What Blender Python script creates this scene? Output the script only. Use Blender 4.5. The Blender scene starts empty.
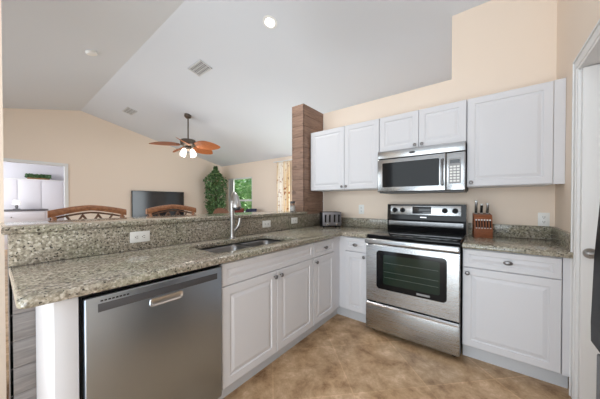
import bpy, bmesh, math, random
from mathutils import Vector, Matrix, Euler
from math import radians as R, sin, cos, pi

# ------------------------------------------------------------------ camera, world, lights, exposure
scn = bpy.context.scene
COL = scn.collection
cam_d = bpy.data.cameras.new('camera')
cam = bpy.data.objects.new('camera', cam_d); COL.objects.link(cam)
cam.location = (0.9196, -2.8804, 1.2294)
cam.rotation_euler = (R(90 - 0.6093), 0, R(37.8931))
cam_d.sensor_width = 36
cam_d.lens = 239.58 * 36 / 600
cam_d.shift_x = -0.0024
cam_d.shift_y = 0.0084
cam_d.clip_start = 0.02
scn.camera = cam

w = bpy.data.worlds.new('daylight'); scn.world = w; w.use_nodes = True
bg = w.node_tree.nodes['Background']
bg.inputs[0].default_value = (0.87, 0.94, 1.0, 1); bg.inputs[1].default_value = 1.0

def area(name, loc, target, sx, sy, power, col=(1, 1, 1), spread=180):
    d = bpy.data.lights.new(name, 'AREA'); d.shape = 'RECTANGLE'; d.size = sx; d.size_y = sy
    d.energy = power; d.color = col; d.spread = R(spread)
    o = bpy.data.objects.new(name, d); COL.objects.link(o); o.location = loc
    o.rotation_euler = (Vector(target) - Vector(loc)).to_track_quat('-Z', 'Y').to_euler()
    return o
COOL = (0.845, 0.94, 1.0)
area('kitchen_fill', (0.1, -4.8, 1.75), (0.1, 0, 1.5), 2.6, 1.4, 43, COOL)  # added fill lamp behind the camera, brightens the kitchen fronts
area('kitchen_ceiling_lamp', (0.75, -1.75, 3.25), (0.6, -1.0, 0), 0.9, 0.9, 5, COOL)
area('kitchen_uplight_fill', (0.7, -4.3, 0.15), (0.0, -1.0, 3.3), 2.0, 1.0, 50, COOL)  # added up-facing lamp behind the view, lifts the kitchen ceiling
area('tv_wall_fill', (-0.2, 1.3, 1.2), (-7, 0.1, 1.3), 1.6, 1.6, 16, COOL, 100)  # unseen fill added behind the range wall to brighten the television wall
area('living_uplight_fill', (-2.4, 1.25, 0.12), (-2.2, 1.25, 3.0), 2.8, 1.8, 36, COOL)  # up-light added out of sight behind the bar, imitates light off the floor
area('living_front_fill', (-3.9, -4.8, 1.5), (-3.9, 0, 1.1), 3.8, 1.6, 50, COOL, 105)  # made-up frontal fill for the living room walls
area('hall_fill', (-8.0, -3.7, 1.9), (-9.4, -2.3, 1.4), 0.9, 1.0, 42, (0.95, 0.97, 1.0))  # extra lamp out of view, put in to brighten the far room
sd = bpy.data.lights.new('sun', 'SUN'); sd.energy = 7.0; sd.angle = R(1.5); sd.color = (1, 0.97, 0.92)
so = bpy.data.objects.new('sun', sd); COL.objects.link(so)
so.rotation_euler = (-Vector((0.35, 0.55, 1.0))).to_track_quat('-Z', 'Y').to_euler()

scn.view_settings.view_transform = 'Standard'
scn.view_settings.look = 'None'
scn.view_settings.exposure = 0.0
scn.view_settings.gamma = 1.0
scn.view_settings.use_curve_mapping = False
try:
    scn.cycles.use_denoising = True
    scn.cycles.max_bounces = 10
    scn.cycles.diffuse_bounces = 6
    scn.cycles.sample_clamp_indirect = 6
except Exception:
    pass

# ------------------------------------------------------------------ materials
def srgb(r, g, b):
    f = lambda c: (c / 255 / 12.92) if c / 255 <= 0.04045 else ((c / 255 + 0.055) / 1.055) ** 2.4
    return (f(r), f(g), f(b), 1)

def mat(name, col, rough=0.5, metal=0.0, spec=0.5, **kw):
    m = bpy.data.materials.new(name); m.use_nodes = True
    b = m.node_tree.nodes['Principled BSDF']
    b.inputs['Base Color'].default_value = col
    b.inputs['Roughness'].default_value = rough
    b.inputs['Metallic'].default_value = metal
    b.inputs['Specular IOR Level'].default_value = spec
    for k, v in kw.items():
        b.inputs[k.replace('_', ' ')].default_value = v
    return m

def nodes(m):
    nt = m.node_tree
    return nt, nt.nodes, nt.links, nt.nodes['Principled BSDF']

def ramp(nt, stops, interp='LINEAR'):
    r = nt.nodes.new('ShaderNodeValToRGB'); r.color_ramp.interpolation = interp
    e = r.color_ramp.elements
    while len(e) < len(stops): e.new(0.5)
    for el, (p, c) in zip(e, stops): el.position = p; el.color = c
    return r

def tex_coord(nt, scale=(1, 1, 1), rot=(0, 0, 0), loc=(0, 0, 0)):
    tc = nt.nodes.new('ShaderNodeTexCoord'); mp = nt.nodes.new('ShaderNodeMapping')
    mp.inputs['Scale'].default_value = scale; mp.inputs['Rotation'].default_value = rot
    mp.inputs['Location'].default_value = loc
    nt.links.new(tc.outputs['Object'], mp.inputs['Vector'])
    return mp

def noise(nt, vec, scale, detail=4, rough=0.55):
    n = nt.nodes.new('ShaderNodeTexNoise'); n.inputs['Scale'].default_value = scale
    n.inputs['Detail'].default_value = detail; n.inputs['Roughness'].default_value = rough
    nt.links.new(vec.outputs[0], n.inputs['Vector']); return n

def bump(nt, fac_socket, bsdf, strength=0.1, dist=0.002):
    b = nt.nodes.new('ShaderNodeBump'); b.inputs['Strength'].default_value = strength
    b.inputs['Distance'].default_value = dist
    nt.links.new(fac_socket, b.inputs['Height']); nt.links.new(b.outputs[0], bsdf.inputs['Normal'])

def paint(name, col, rough=0.7, scale=60, strength=0.08):
    m = mat(name, col, rough, spec=0.3); nt, ns, L, b = nodes(m)
    n = noise(nt, tex_coord(nt), scale, 3); bump(nt, n.outputs['Fac'], b, strength, 0.003); return m

def granite(name):
    m = mat(name, (0.4, 0.37, 0.3, 1), 0.11, spec=0.5); nt, ns, L, b = nodes(m)
    mp = tex_coord(nt)
    def mixc(fac, c1, c2, mode='MIX'):
        x = ns.new('ShaderNodeMixRGB'); x.blend_type = mode
        for sock, v in zip(x.inputs, (fac, c1, c2)):
            if hasattr(v, 'is_output'): L.new(v, sock)
            else: sock.default_value = v
        return x.outputs[0]
    nz = noise(nt, mp, 60, 2)
    warp = mixc(0.016, mp.outputs[0], nz.outputs['Color'], 'ADD')
    grain = noise(nt, mp, 75, 4, 0.6)
    rg = ramp(nt, [(0.34, srgb(120, 113, 101)), (0.5, srgb(156, 149, 136)), (0.66, srgb(186, 179, 167))])
    L.new(grain.outputs['Fac'], rg.inputs[0]); col = rg.outputs[0]
    big = noise(nt, mp, 3.5, 2)
    rb = ramp(nt, [(0.40, (1.0, 0.97, 0.95, 1)), (0.60, (0.93, 0.97, 0.89, 1))]); L.new(big.outputs['Fac'], rb.inputs[0])
    col = mixc(1.0, col, rb.outputs[0], 'MULTIPLY')
    def spots(scale, share, lo, hi, colour, chan, strength):
        v = ns.new('ShaderNodeTexVoronoi'); v.inputs['Scale'].default_value = scale
        L.new(warp, v.inputs['Vector'])
        sp = ns.new('ShaderNodeSeparateColor'); L.new(v.outputs['Color'], sp.inputs[0])
        lt = ns.new('ShaderNodeMath'); lt.operation = 'LESS_THAN'; lt.inputs[1].default_value = share; L.new(sp.outputs[chan], lt.inputs[0])
        rd = ramp(nt, [(lo, (strength,) * 3 + (1,)), (hi, (0, 0, 0, 1))]); L.new(v.outputs['Distance'], rd.inputs[0])
        mu = ns.new('ShaderNodeMath'); mu.operation = 'MULTIPLY'; L.new(lt.outputs[0], mu.inputs[0]); L.new(rd.outputs[0], mu.inputs[1])
        return mixc(mu.outputs[0], col, colour)
    col = spots(85, 0.30, 0.30, 0.55, srgb(206, 200, 188), 1, 0.8)
    col = spots(70, 0.30, 0.34, 0.55, srgb(112, 104, 92), 2, 0.8)
    col = spots(95, 0.24, 0.34, 0.52, srgb(48, 45, 42), 0, 0.95)
    L.new(col, b.inputs['Base Color'])
    return m

def wood(name, c1, c2, scale=6, stretch=(1, 1, 12), rough=0.45, knots=False):
    m = mat(name, c1, rough); nt, ns, L, b = nodes(m)
    mp = tex_coord(nt, stretch)
    n = noise(nt, mp, scale, 6, 0.65)
    r = ramp(nt, [(0.3, c1), (0.7, c2)]); L.new(n.outputs['Fac'], r.inputs[0])
    out = r.outputs[0]
    if knots:
        mp2 = tex_coord(nt, (1, 1, 1.6)); v = noise(nt, mp2, 5.5, 2)
        r2 = ramp(nt, [(0.27, (0.25, 0.2, 0.18, 1)), (0.36, (1, 1, 1, 1))]); L.new(v.outputs['Fac'], r2.inputs[0])
        mu = ns.new('ShaderNodeMixRGB'); mu.blend_type = 'MULTIPLY'; mu.inputs[0].default_value = 0.6
        L.new(out, mu.inputs[1]); L.new(r2.outputs[0], mu.inputs[2]); out = mu.outputs[0]
    L.new(out, b.inputs['Base Color']); bump(nt, n.outputs['Fac'], b, 0.12, 0.002)
    return m

def steel(name, col, rough=0.3, stretch=(1, 1, 90)):
    m = mat(name, col, rough, 1.0); nt, ns, L, b = nodes(m)
    n = noise(nt, tex_coord(nt, stretch), 8, 2)
    r = ramp(nt, [(0.3, (rough * .85,) * 3 + (1,)), (0.7, (rough * 1.15,) * 3 + (1,))]); L.new(n.outputs['Fac'], r.inputs[0])
    L.new(r.outputs[0], b.inputs['Roughness']); bump(nt, n.outputs['Fac'], b, 0.02, 0.001)
    return m

def tile_floor():
    m = mat('stone_floor_tile', (0.4, 0.3, 0.2, 1), 0.36, spec=0.35); nt, ns, L, b = nodes(m)
    mp = tex_coord(nt, (1, 1, 1), (0, 0, R(45)), (-0.196, -0.151, 0))
    br = ns.new('ShaderNodeTexBrick'); br.offset = 0.0; br.squash = 1.0
    br.inputs['Scale'].default_value = 1.0; br.inputs['Brick Width'].default_value = 0.51; br.inputs['Row Height'].default_value = 0.51
    br.inputs['Mortar Size'].default_value = 0.005; br.inputs['Mortar Smooth'].default_value = 0.3
    br.inputs['Color1'].default_value = (0.98, 0.98, 0.97, 1); br.inputs['Color2'].default_value = (1.18, 1.16, 1.13, 1)
    br.inputs['Mortar'].default_value = (1.30, 1.31, 1.31, 1)
    L.new(mp.outputs[0], br.inputs['Vector'])
    n = noise(nt, mp, 6, 10, 0.74); n.inputs['Distortion'].default_value = 0.25
    r = ramp(nt, [(0.34, srgb(134, 102, 72)), (0.47, srgb(176, 145, 112)), (0.57, srgb(194, 164, 132)), (0.70, srgb(226, 202, 174))])
    L.new(n.outputs['Fac'], r.inputs[0])
    mu = ns.new('ShaderNodeMixRGB'); mu.blend_type = 'MULTIPLY'; mu.inputs[0].default_value = 1
    L.new(r.outputs[0], mu.inputs[1]); L.new(br.outputs['Color'], mu.inputs[2])
    L.new(mu.outputs[0], b.inputs['Base Color'])
    bump(nt, n.outputs['Fac'], b, 0.08, 0.002)
    return m

def curtain_cloth():
    m = mat('embroidered_curtain_cloth', srgb(240, 228, 206), 0.85); nt, ns, L, b = nodes(m)
    mp = tex_coord(nt, (1, 1, 1))
    v = noise(nt, mp, 9, 3, 0.7)
    r = ramp(nt, [(0.0, srgb(150, 92, 52)), (0.37, srgb(176, 118, 72)), (0.42, (1, 1, 1, 1)), (1, (1, 1, 1, 1))]); L.new(v.outputs['Fac'], r.inputs[0])
    mp2 = tex_coord(nt, (1, 1, 0.03)); v2 = noise(nt, mp2, 9, 1)
    r2 = ramp(nt, [(0.42, srgb(250, 244, 234)), (0.58, srgb(232, 204, 160))]); L.new(v2.outputs['Fac'], r2.inputs[0])
    mu = ns.new('ShaderNodeMixRGB'); mu.blend_type = 'MULTIPLY'; mu.inputs[0].default_value = 1
    L.new(r2.outputs[0], mu.inputs[1]); L.new(r.outputs[0], mu.inputs[2])
    L.new(mu.outputs[0], b.inputs['Base Color']); return m

def leafmat(name, c1, c2, scale=8):
    m = mat(name, c1, 0.5); nt, ns, L, b = nodes(m)
    n = noise(nt, tex_coord(nt), scale, 2); r = ramp(nt, [(0.35, c1), (0.65, c2)]); L.new(n.outputs['Fac'], r.inputs[0])
    L.new(r.outputs[0], b.inputs['Base Color']); return m

M = {}
M['wall'] = paint('beige_wall_paint', srgb(239, 223, 207))
M['ceiling'] = paint('ceiling_paint', srgb(219, 223, 230), 0.8)
M['white_trim'] = paint('white_trim_paint', srgb(232, 232, 232), 0.45, 80, 0.03)
M['hall_paint'] = paint('hall_pale_paint', srgb(222, 221, 226), 0.7)
M['cabinet'] = paint('white_cabinet_foil', srgb(218, 218, 222), 0.38, 40, 0.01)
M['toe'] = paint('grey_white_toe_kick_paint', srgb(205, 207, 211), 0.5, 40, 0.02)
M['granite'] = granite('speckled_granite')
M['floor'] = tile_floor()
M['steel'] = steel('brushed_stainless', (0.45, 0.465, 0.48, 1), 0.27)
M['steel_v'] = steel('brushed_stainless_vertical', (0.40, 0.455, 0.52, 1), 0.34, (60, 60, 1))
M['chrome'] = mat('polished_chrome', (0.78, 0.78, 0.78, 1), 0.13, 1.0)
M['nickel'] = mat('brushed_nickel', (0.47, 0.46, 0.45, 1), 0.3, 1.0)
M['sink'] = mat('satin_sink_steel', (0.24, 0.235, 0.235, 1), 0.34, 1.0)
M['black_gloss'] = mat('black_gloss_enamel', (0.006, 0.006, 0.007, 1), 0.08, spec=0.22)
M['black'] = mat('black_plastic', (0.010, 0.010, 0.011, 1), 0.4, spec=0.15)
M['dark_grey'] = mat('dark_grey_plastic', srgb(72, 72, 75), 0.4)
M['glass_dark'] = mat('dark_oven_glass', (0.014, 0.027, 0.019, 1), 0.06, spec=0.3)
M['mw_steel'] = steel('polished_stainless', (0.44, 0.45, 0.46, 1), 0.2)
M['toaster_steel'] = mat('dark_toaster_steel', (0.30, 0.30, 0.33, 1), 0.4, 1.0)
M['handle_sheen_steel'] = mat('dark_handle_sheen_steel', (0.22, 0.22, 0.225, 1), 0.22, 1.0)  # handles, and the reflection put on the range backguard
M['oven_in'] = mat('oven_cavity_enamel', (0.02, 0.028, 0.024, 1), 0.3)
M['mw_glass'] = mat('microwave_window_screen', (0.008, 0.008, 0.009, 1), 0.06, spec=0.18)
M['display'] = mat('smoked_display', (0.02, 0.022, 0.026, 1), 0.1)
M['keypad'] = mat('grey_keypad_plastic', srgb(150, 150, 152), 0.4)
M['knob'] = mat('dark_pewter_knob_metal', (0.22, 0.21, 0.21, 1), 0.32, 1.0)
M['plate'] = mat('white_outlet_plastic', srgb(238, 238, 236), 0.35)
M['slot'] = mat('dark_slot', srgb(60, 58, 58), 0.6)
M['plank'] = wood('brown_shiplap_wood', srgb(122, 95, 80), srgb(158, 128, 110), 5, (1.5, 1.5, 14), 0.6, True)
M['plank_grey'] = wood('grey_shiplap_wood', srgb(104, 99, 97), srgb(140, 134, 131), 5, (14, 1.2, 14), 0.6)
M['stool_wood'] = wood('reddish_rattan_wood', srgb(120, 76, 52), srgb(176, 124, 88), 14, (3, 3, 3), 0.4)
M['stool_cane'] = wood('dark_cane_wood', srgb(74, 50, 38), srgb(120, 88, 66), 14, (3, 3, 3), 0.5)
M['cushion'] = paint('tan_seat_fabric', srgb(170, 148, 120), 0.9, 200, 0.2)
M['block_wood'] = wood('knife_block_wood', srgb(104, 54, 26), srgb(150, 84, 44), 9, (2, 2, 10), 0.35)
M['steel_light'] = mat('bright_steel', (0.8, 0.81, 0.83, 1), 0.3, 1.0)
M['fan_blade'] = wood('fan_blade_rattan', srgb(150, 84, 48), srgb(196, 122, 76), 20, (3, 3, 3), 0.5)
M['fan_metal'] = mat('aged_bronze', (0.14, 0.115, 0.095, 1), 0.4, 0.8)
M['shade'] = mat('frosted_lit_glass', (1, 1, 1, 1), 0.4, Emission_Color=(1, 0.93, 0.82, 1), Emission_Strength=2.2)
M['lamp_lit'] = mat('recessed_lamp_lens', (1, 1, 1, 1), 0.4, Emission_Color=(1, 0.98, 0.95, 1), Emission_Strength=6)
M['tv'] = mat('tv_screen', (0.016, 0.017, 0.02, 1), 0.12)
M['leaf'] = leafmat('ficus_leaf', srgb(44, 80, 42), srgb(122, 154, 102), 16)
M['leaf_out'] = leafmat('garden_leaf', srgb(110, 165, 100), srgb(196, 226, 176), 2)
M['leaf_dark'] = leafmat('dark_garland_leaf', srgb(44, 80, 46), srgb(96, 132, 88))
M['bark'] = wood('bark', srgb(84, 64, 48), srgb(120, 96, 74), 10, (6, 6, 1), 0.8)
M['pot'] = wood('woven_basket', srgb(120, 86, 56), srgb(160, 122, 84), 30, (1, 1, 4), 0.8)
M['wicker'] = wood('brown_wicker', srgb(92, 60, 44), srgb(140, 98, 74), 40, (1, 1, 3), 0.7)
M['navy'] = paint('navy_cushion_fabric', srgb(52, 56, 78), 0.9, 200, 0.2)
M['red'] = paint('dull_red_cushion_fabric', srgb(128, 62, 58), 0.9, 200, 0.2)
M['curtain'] = curtain_cloth()
M['lawn'] = leafmat('lawn_grass', srgb(98, 130, 74), srgb(130, 160, 96), 3)
M['dresser'] = wood('grey_dark_dresser_top', srgb(88, 88, 92), srgb(118, 118, 122), 6, (1, 8, 1), 0.5)
M['lampshade'] = mat('white_lampshade_fabric', srgb(245, 243, 240), 0.8, Emission_Color=(1, 0.97, 0.92, 1), Emission_Strength=0.45)
M['fridge_grey'] = mat('dark_slate_steel', (0.16, 0.16, 0.165, 1), 0.38, 0.85)
M['jar_white'] = mat('white_jar_contents', srgb(232, 230, 226), 0.6)
M['grille'] = mat('vent_grey_metal', srgb(206, 207, 208), 0.5)
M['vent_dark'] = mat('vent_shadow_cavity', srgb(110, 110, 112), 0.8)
gm = mat('clear_glass', (1, 1, 1, 1), 0.02, Transmission_Weight=1.0, IOR=1.45); M['glass'] = gm

def pane_glass():
    m = bpy.data.materials.new('window_pane_glass'); m.use_nodes = True
    nt = m.node_tree; ns = nt.nodes; ns.remove(ns['Principled BSDF'])
    t = ns.new('ShaderNodeBsdfTransparent'); g = ns.new('ShaderNodeBsdfGlossy'); g.inputs['Roughness'].default_value = 0.02
    mx = ns.new('ShaderNodeMixShader'); mx.inputs[0].default_value = 0.06
    nt.links.new(t.outputs[0], mx.inputs[1]); nt.links.new(g.outputs[0], mx.inputs[2])
    nt.links.new(mx.outputs[0], ns['Material Output'].inputs[0]); return m
M['pane'] = pane_glass()

# ------------------------------------------------------------------ mesh helpers
def nbm(): return bmesh.new()

def add_box(bm, x0, y0, z0, x1, y1, z1, bev=0.0, seg=2, mx=None):
    r = bmesh.ops.create_cube(bm, size=1)
    vs = r['verts']
    T = Matrix.Translation(((x0 + x1) / 2, (y0 + y1) / 2, (z0 + z1) / 2)) @ Matrix.Diagonal((abs(x1 - x0), abs(y1 - y0), abs(z1 - z0), 1))
    bmesh.ops.transform(bm, matrix=T, verts=vs)
    if bev > 0:
        es = list({e for v in vs for e in v.link_edges})
        rr = bmesh.ops.bevel(bm, geom=es, offset=bev, segments=seg, profile=0.5, affect='EDGES')
        vs = list({v for f in rr['faces'] for v in f.verts} | {v for v in vs if v.is_valid})
    if mx is not None: bmesh.ops.transform(bm, matrix=mx, verts=[v for v in vs if v.is_valid])
    return vs

def add_cyl(bm, p0, p1, r0, r1=None, seg=20, caps=True):
    if r1 is None: r1 = r0
    p0 = Vector(p0); p1 = Vector(p1); d = p1 - p0
    r = bmesh.ops.create_cone(bm, cap_ends=caps, segments=seg, radius1=r0, radius2=r1, depth=d.length)
    q = d.to_track_quat('Z', 'Y').to_matrix().to_4x4()
    bmesh.ops.transform(bm, matrix=Matrix.Translation((p0 + p1) / 2) @ q, verts=r['verts'])
    return r['verts']

def add_tube(bm, pts, rad, seg=12, caps=True):
    pts = [Vector(p) for p in pts]; n = len(pts)
    rads = rad if isinstance(rad, (list, tuple)) else [rad] * n
    rings = []; up = None
    for i, p in enumerate(pts):
        t = (pts[min(i + 1, n - 1)] - pts[max(i - 1, 0)]).normalized()
        if up is None:
            up = t.orthogonal().normalized()
        else:
            up = (up - t * up.dot(t)).normalized()
        s = t.cross(up)
        rings.append([bm.verts.new(p + (up * cos(2 * pi * k / seg) + s * sin(2 * pi * k / seg)) * rads[i]) for k in range(seg)])
    for a, b in zip(rings, rings[1:]):
        for k in range(seg): bm.faces.new((a[k], a[(k + 1) % seg], b[(k + 1) % seg], b[k]))
    if caps:
        bm.faces.new(rings[0][::-1]); bm.faces.new(rings[-1])

def add_lathe(bm, prof, seg=24, mx=None, sx=1, sy=1):
    vs_all = []; rings = []
    for r, z in prof:
        ring = [bm.verts.new((max(r, 1e-4) * cos(2 * pi * k / seg) * sx, max(r, 1e-4) * sin(2 * pi * k / seg) * sy, z)) for k in range(seg)]
        rings.append(ring); vs_all += ring
    for a, b in zip(rings, rings[1:]):
        for k in range(seg): bm.faces.new((a[k], a[(k + 1) % seg], b[(k + 1) % seg], b[k]))
    bm.faces.new(rings[0][::-1]); bm.faces.new(rings[-1])
    if mx is not None: bmesh.ops.transform(bm, matrix=mx, verts=vs_all)
    return vs_all

def add_prism(bm, poly, axis, a0, a1):
    """poly: 2D points in the two other axes (order x,y,z without axis)."""
    def P(p, a):
        return {'x': (a, p[0], p[1]), 'y': (p[0], a, p[1]), 'z': (p[0], p[1], a)}[axis]
    A = [bm.verts.new(P(p, a0)) for p in poly]; B = [bm.verts.new(P(p, a1)) for p in poly]
    bm.faces.new(A); bm.faces.new(B[::-1]); n = len(poly)
    for i in range(n): bm.faces.new((A[i], B[i], B[(i + 1) % n], A[(i + 1) % n]))
    return A + B

def add_slab_hole(bm, outer, holes, z0, z1, bev=0.006):
    edges = []
    for loop in [outer] + holes:
        vs = [bm.verts.new((x, y, z0)) for x, y in loop]
        for i in range(len(vs)): edges.append(bm.edges.new((vs[i], vs[(i + 1) % len(vs)])))
    r = bmesh.ops.triangle_fill(bm, use_beauty=True, use_dissolve=False, edges=edges)
    fs = [g for g in r['geom'] if isinstance(g, bmesh.types.BMFace)]
    ex = bmesh.ops.extrude_face_region(bm, geom=fs)
    bmesh.ops.translate(bm, vec=(0, 0, z1 - z0), verts=[g for g in ex['geom'] if isinstance(g, bmesh.types.BMVert)])
    bmesh.ops.recalc_face_normals(bm, faces=bm.faces)
    if bev:
        es = [e for e in bm.edges if len(e.link_faces) == 2 and e.calc_face_angle(0) > 1.2 and abs(e.verts[0].co.z - e.verts[1].co.z) < 1e-5]
        bmesh.ops.bevel(bm, geom=es, offset=bev, segments=3, profile=0.5, affect='EDGES')

def rrect(x0, y0, x1, y1, r, n=5):
    pts = []
    for cx, cy, a in ((x1 - r, y1 - r, 0), (x0 + r, y1 - r, 90), (x0 + r, y0 + r, 180), (x1 - r, y0 + r, 270)):
        for k in range(n + 1):
            t = R(a + 90 * k / n); pts.append((cx + r * cos(t), cy + r * sin(t)))
    return pts

def add_rings(bm, w_, h, rings, back=True, x0=0, z0=0):
    """concentric rectangular rings (inset, y) making a profiled slab front facing -y; last ring is filled."""
    loops = []
    for ins, y in rings:
        loops.append([bm.verts.new(v) for v in ((x0 + ins, y, z0 + ins), (x0 + w_ - ins, y, z0 + ins), (x0 + w_ - ins, y, z0 + h - ins), (x0 + ins, y, z0 + h - ins))])
    for a, b in zip(loops, loops[1:]):
        for k in range(4): bm.faces.new((a[k], a[(k + 1) % 4], b[(k + 1) % 4], b[k]))
    bm.faces.new(loops[-1])
    if back: bm.faces.new(loops[0][::-1])

def smooth(me, ang=35):
    for p in me.polygons: p.use_smooth = True
    try:
        me.set_sharp_from_angle(angle=R(ang))
    except Exception:
        pass

def obj(name, bm, m, parent=None, sm=True, loc=None, rot=None):
    bmesh.ops.recalc_face_normals(bm, faces=bm.faces)
    me = bpy.data.meshes.new(name); bm.to_mesh(me); bm.free()
    if sm: smooth(me)
    me.materials.append(m if not isinstance(m, str) else M[m])
    o = bpy.data.objects.new(name, me); COL.objects.link(o)
    if parent is not None: o.parent = parent
    if loc is not None: o.location = loc
    if rot is not None: o.rotation_euler = rot
    return o

def tag(o, label, cat, group=None, kind=None):
    o['label'] = label; o['category'] = cat
    if group: o['group'] = group
    if kind: o['kind'] = kind
    return o

def thing(name, label, cat, loc=(0, 0, 0), rotz=0, group=None, rot=None):
    o = bpy.data.objects.new(name, None); COL.objects.link(o); o.empty_display_size = 0.1
    o.location = loc; o.rotation_euler = rot if rot is not None else (0, 0, rotz)
    return tag(o, label, cat, group)

def struct(name, bm, m, label, cat, parent=None, sm=False):
    o = obj(name, bm, m, parent, sm=sm)
    if parent is None: tag(o, label, cat, kind='structure')
    return o

def box(name, b, m, parent=None, bev=0.0):
    bm = nbm(); add_box(bm, *b, bev=bev); return obj(name, bm, m, parent)

# ------------------------------------------------------------------ constants of the place
Z0 = 3.12; SN = 0.23; YR = -1.55; ZR = Z0 - SN * YR; SF = 0.255
XW = 1.362; XTV = -7.0; YW = 2.42; YB = -5.0
ceil_z = lambda y: Z0 - SN * y if y >= YR else ZR + SF * (y - YR)

# ------------------------------------------------------------------ setting
bm = nbm(); add_box(bm, -10.0, YB, -0.1, 3.2, YW + 0.12, 0.0)
struct('floor', bm, 'floor', 'brown mottled stone tile floor laid diagonally', 'floor')
bm = nbm()
add_prism(bm, [(YB, ceil_z(YB)), (YR, ZR), (YW + .12, ceil_z(YW + .12)), (YW + .12, ceil_z(YW + .12) + .1), (YR, ZR + .1), (YB, ceil_z(YB) + .1)], 'x', -7.12, 3.2)
struct('ceiling', bm, 'ceiling', 'pale grey vaulted ceiling with a ridge crease', 'ceiling')
# range wall: low part with a flat top, tall part on the right
bm = nbm()
add_prism(bm, [(-0.9295, 0), (1.5, 0), (1.5, Z0), (0.62, Z0), (0.62, 2.48), (-0.9295, 2.48)], 'y', 0.0, 0.12)
struct('wall_back', bm, 'wall', 'beige kitchen wall behind the range, stepped up on the right', 'wall')
# right wall with a doorway
DY0, DY1, DZ = -0.69, -1.50, 2.045
bm = nbm()
add_prism(bm, [(0, 0), (DY0, 0), (DY0, DZ), (DY1, DZ), (DY1, 0), (-1.58, 0), (-1.58, ZR), (YR, ZR), (0, Z0)], 'x', XW, XW + 0.12)
struct('wall_right', bm, 'wall', 'narrow beige wall beside the white doorway on the right', 'wall')
bm = nbm(); add_prism(bm, [(-1.58, 0), (YB, 0), (YB, ceil_z(YB)), (-1.58, ceil_z(-1.58))], 'x', 2.05, 2.17)
add_box(bm, XW + .12, -1.58, 0, 2.05, -1.53, 3.3)
struct('wall_alcove', bm, 'wall', 'beige alcove wall behind the appliance on the right', 'wall')
bm = nbm(); add_box(bm, 2.9, -1.58, 0, 3.0, -0.5, 2.5); add_box(bm, XW + .12, -0.60, 0, 2.9, -0.5, 2.5)
struct('wall_pantry', bm, 'hall_paint', 'pale wall behind the white door on the right', 'wall')
# doorway casing and jamb
bm = nbm()
cx0, cx1 = XW - 0.022, XW
add_box(bm, cx0, DY0, 0, cx1, DY0 + .055, DZ, .004)
add_box(bm, cx0 - .006, DY0 + .042, 0, cx0, DY0 + .055, DZ + .047, .002)
add_box(bm, cx0, DY1 - .055, DZ, cx1, DY0 + .055, DZ + .06, .004)
add_box(bm, cx0 - .006, DY1 - .055, DZ + .047, cx0, DY0 + .055, DZ + .06, .002)
add_box(bm, cx0, DY1 - .055, 0, cx1, DY1, DZ, .004)
add_box(bm, cx0 + .004, DY0 - .018, 0, XW + .13, DY0 - .0005, DZ, .002)
add_box(bm, cx0 + .004, DY1, DZ - .018, XW + .13, DY0 - .018, DZ - .0005, .002)
struct('trim_1', bm, 'white_trim', 'white moulded casing around the doorway on the right', 'trim')
# open white door standing inside the doorway
d1 = thing('door_1', 'white slab door with lever handle standing inside the right doorway', 'door', (XW - 0.005, DY0 - 0.02, 0)); d1['kind'] = 'structure'
bm = nbm(); add_box(bm, 0.0, -0.036, 0.01, 0.76, 0.0, 2.02, .003); obj('door_leaf', bm, 'white_trim', d1)
bm = nbm()
add_cyl(bm, (0.034, -0.036, 0.93), (0.034, -0.048, 0.93), 0.030, seg=28); add_cyl(bm, (0.034, -0.048, 0.93), (0.034, -0.075, 0.93), 0.011)
add_tube(bm, [(0.020, -0.072, 0.93), (0.055, -0.078, 0.932), (0.095, -0.076, 0.930), (0.140, -0.070, 0.926)], [.011, .011, .009, .007])
obj('lever_handle', bm, 'nickel', d1)

# living-room walls
bm = nbm()
wz = ceil_z(YW)
W1 = (-6.62, -5.29, 0.70, 2.075); W2 = (-3.55, -1.9, 0.02, 2.1)
for b in ((-7.12, W1[0], 0, wz), (W1[0], W1[1], 0, W1[2]), (W1[0], W1[1], W1[3], wz), (W1[1], W2[0], 0, wz), (W2[0], W2[1], W2[3], wz), (W2[0], W2[1], 0, W2[2]), (W2[1], 3.2, 0, wz)):
    add_box(bm, b[0], YW, b[2], b[1], YW + .12, b[3])
struct('wall_window', bm, 'wall', 'beige living room wall holding the window to the garden', 'wall')
OY0, OY1, OZ = -2.98, -1.83, 2.09
bm = nbm()
add_prism(bm, [(YW, 0), (OY1, 0), (OY1, OZ), (OY0, OZ), (OY0, 0), (YB, 0), (YB, ceil_z(YB)), (YR, ZR), (YW, ceil_z(YW))], 'x', XTV - .12, XTV)
struct('wall_left', bm, 'wall', 'beige gable wall of the living room behind the television', 'wall')
bm = nbm()
add_box(bm, XTV - .13, OY1 - .012, 0, XTV + .02, OY1 + .05, OZ - .012, .003); add_box(bm, XTV - .13, OY0 - .05, 0, XTV + .02, OY0 + .012, OZ - .012, .003)
add_box(bm, XTV - .13, OY0 - .05, OZ - .012, XTV + .02, OY1 + .05, OZ + .05, .003)
struct('trim_2', bm, 'white_trim', 'white casing around the opening in the far gable wall', 'trim')
bm = nbm(); add_box(bm, -9.85, -4.4, 0, -9.75, -0.9, 2.45); add_box(bm, -9.75, -1.0, 0, XTV - .12, -0.9, 2.45)
add_box(bm, -9.75, -4.4, 0, XTV - .12, -4.3, 2.45)
struct('wall_hall', bm, 'hall_paint', 'pale grey walls of the room beyond the far opening', 'wall')
bm = nbm(); add_box(bm, -9.85, -4.4, 2.45, XTV - .12, -0.9, 2.55)
struct('ceiling_hall', bm, 'ceiling', 'flat ceiling of the room beyond the far opening', 'ceiling')
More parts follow.
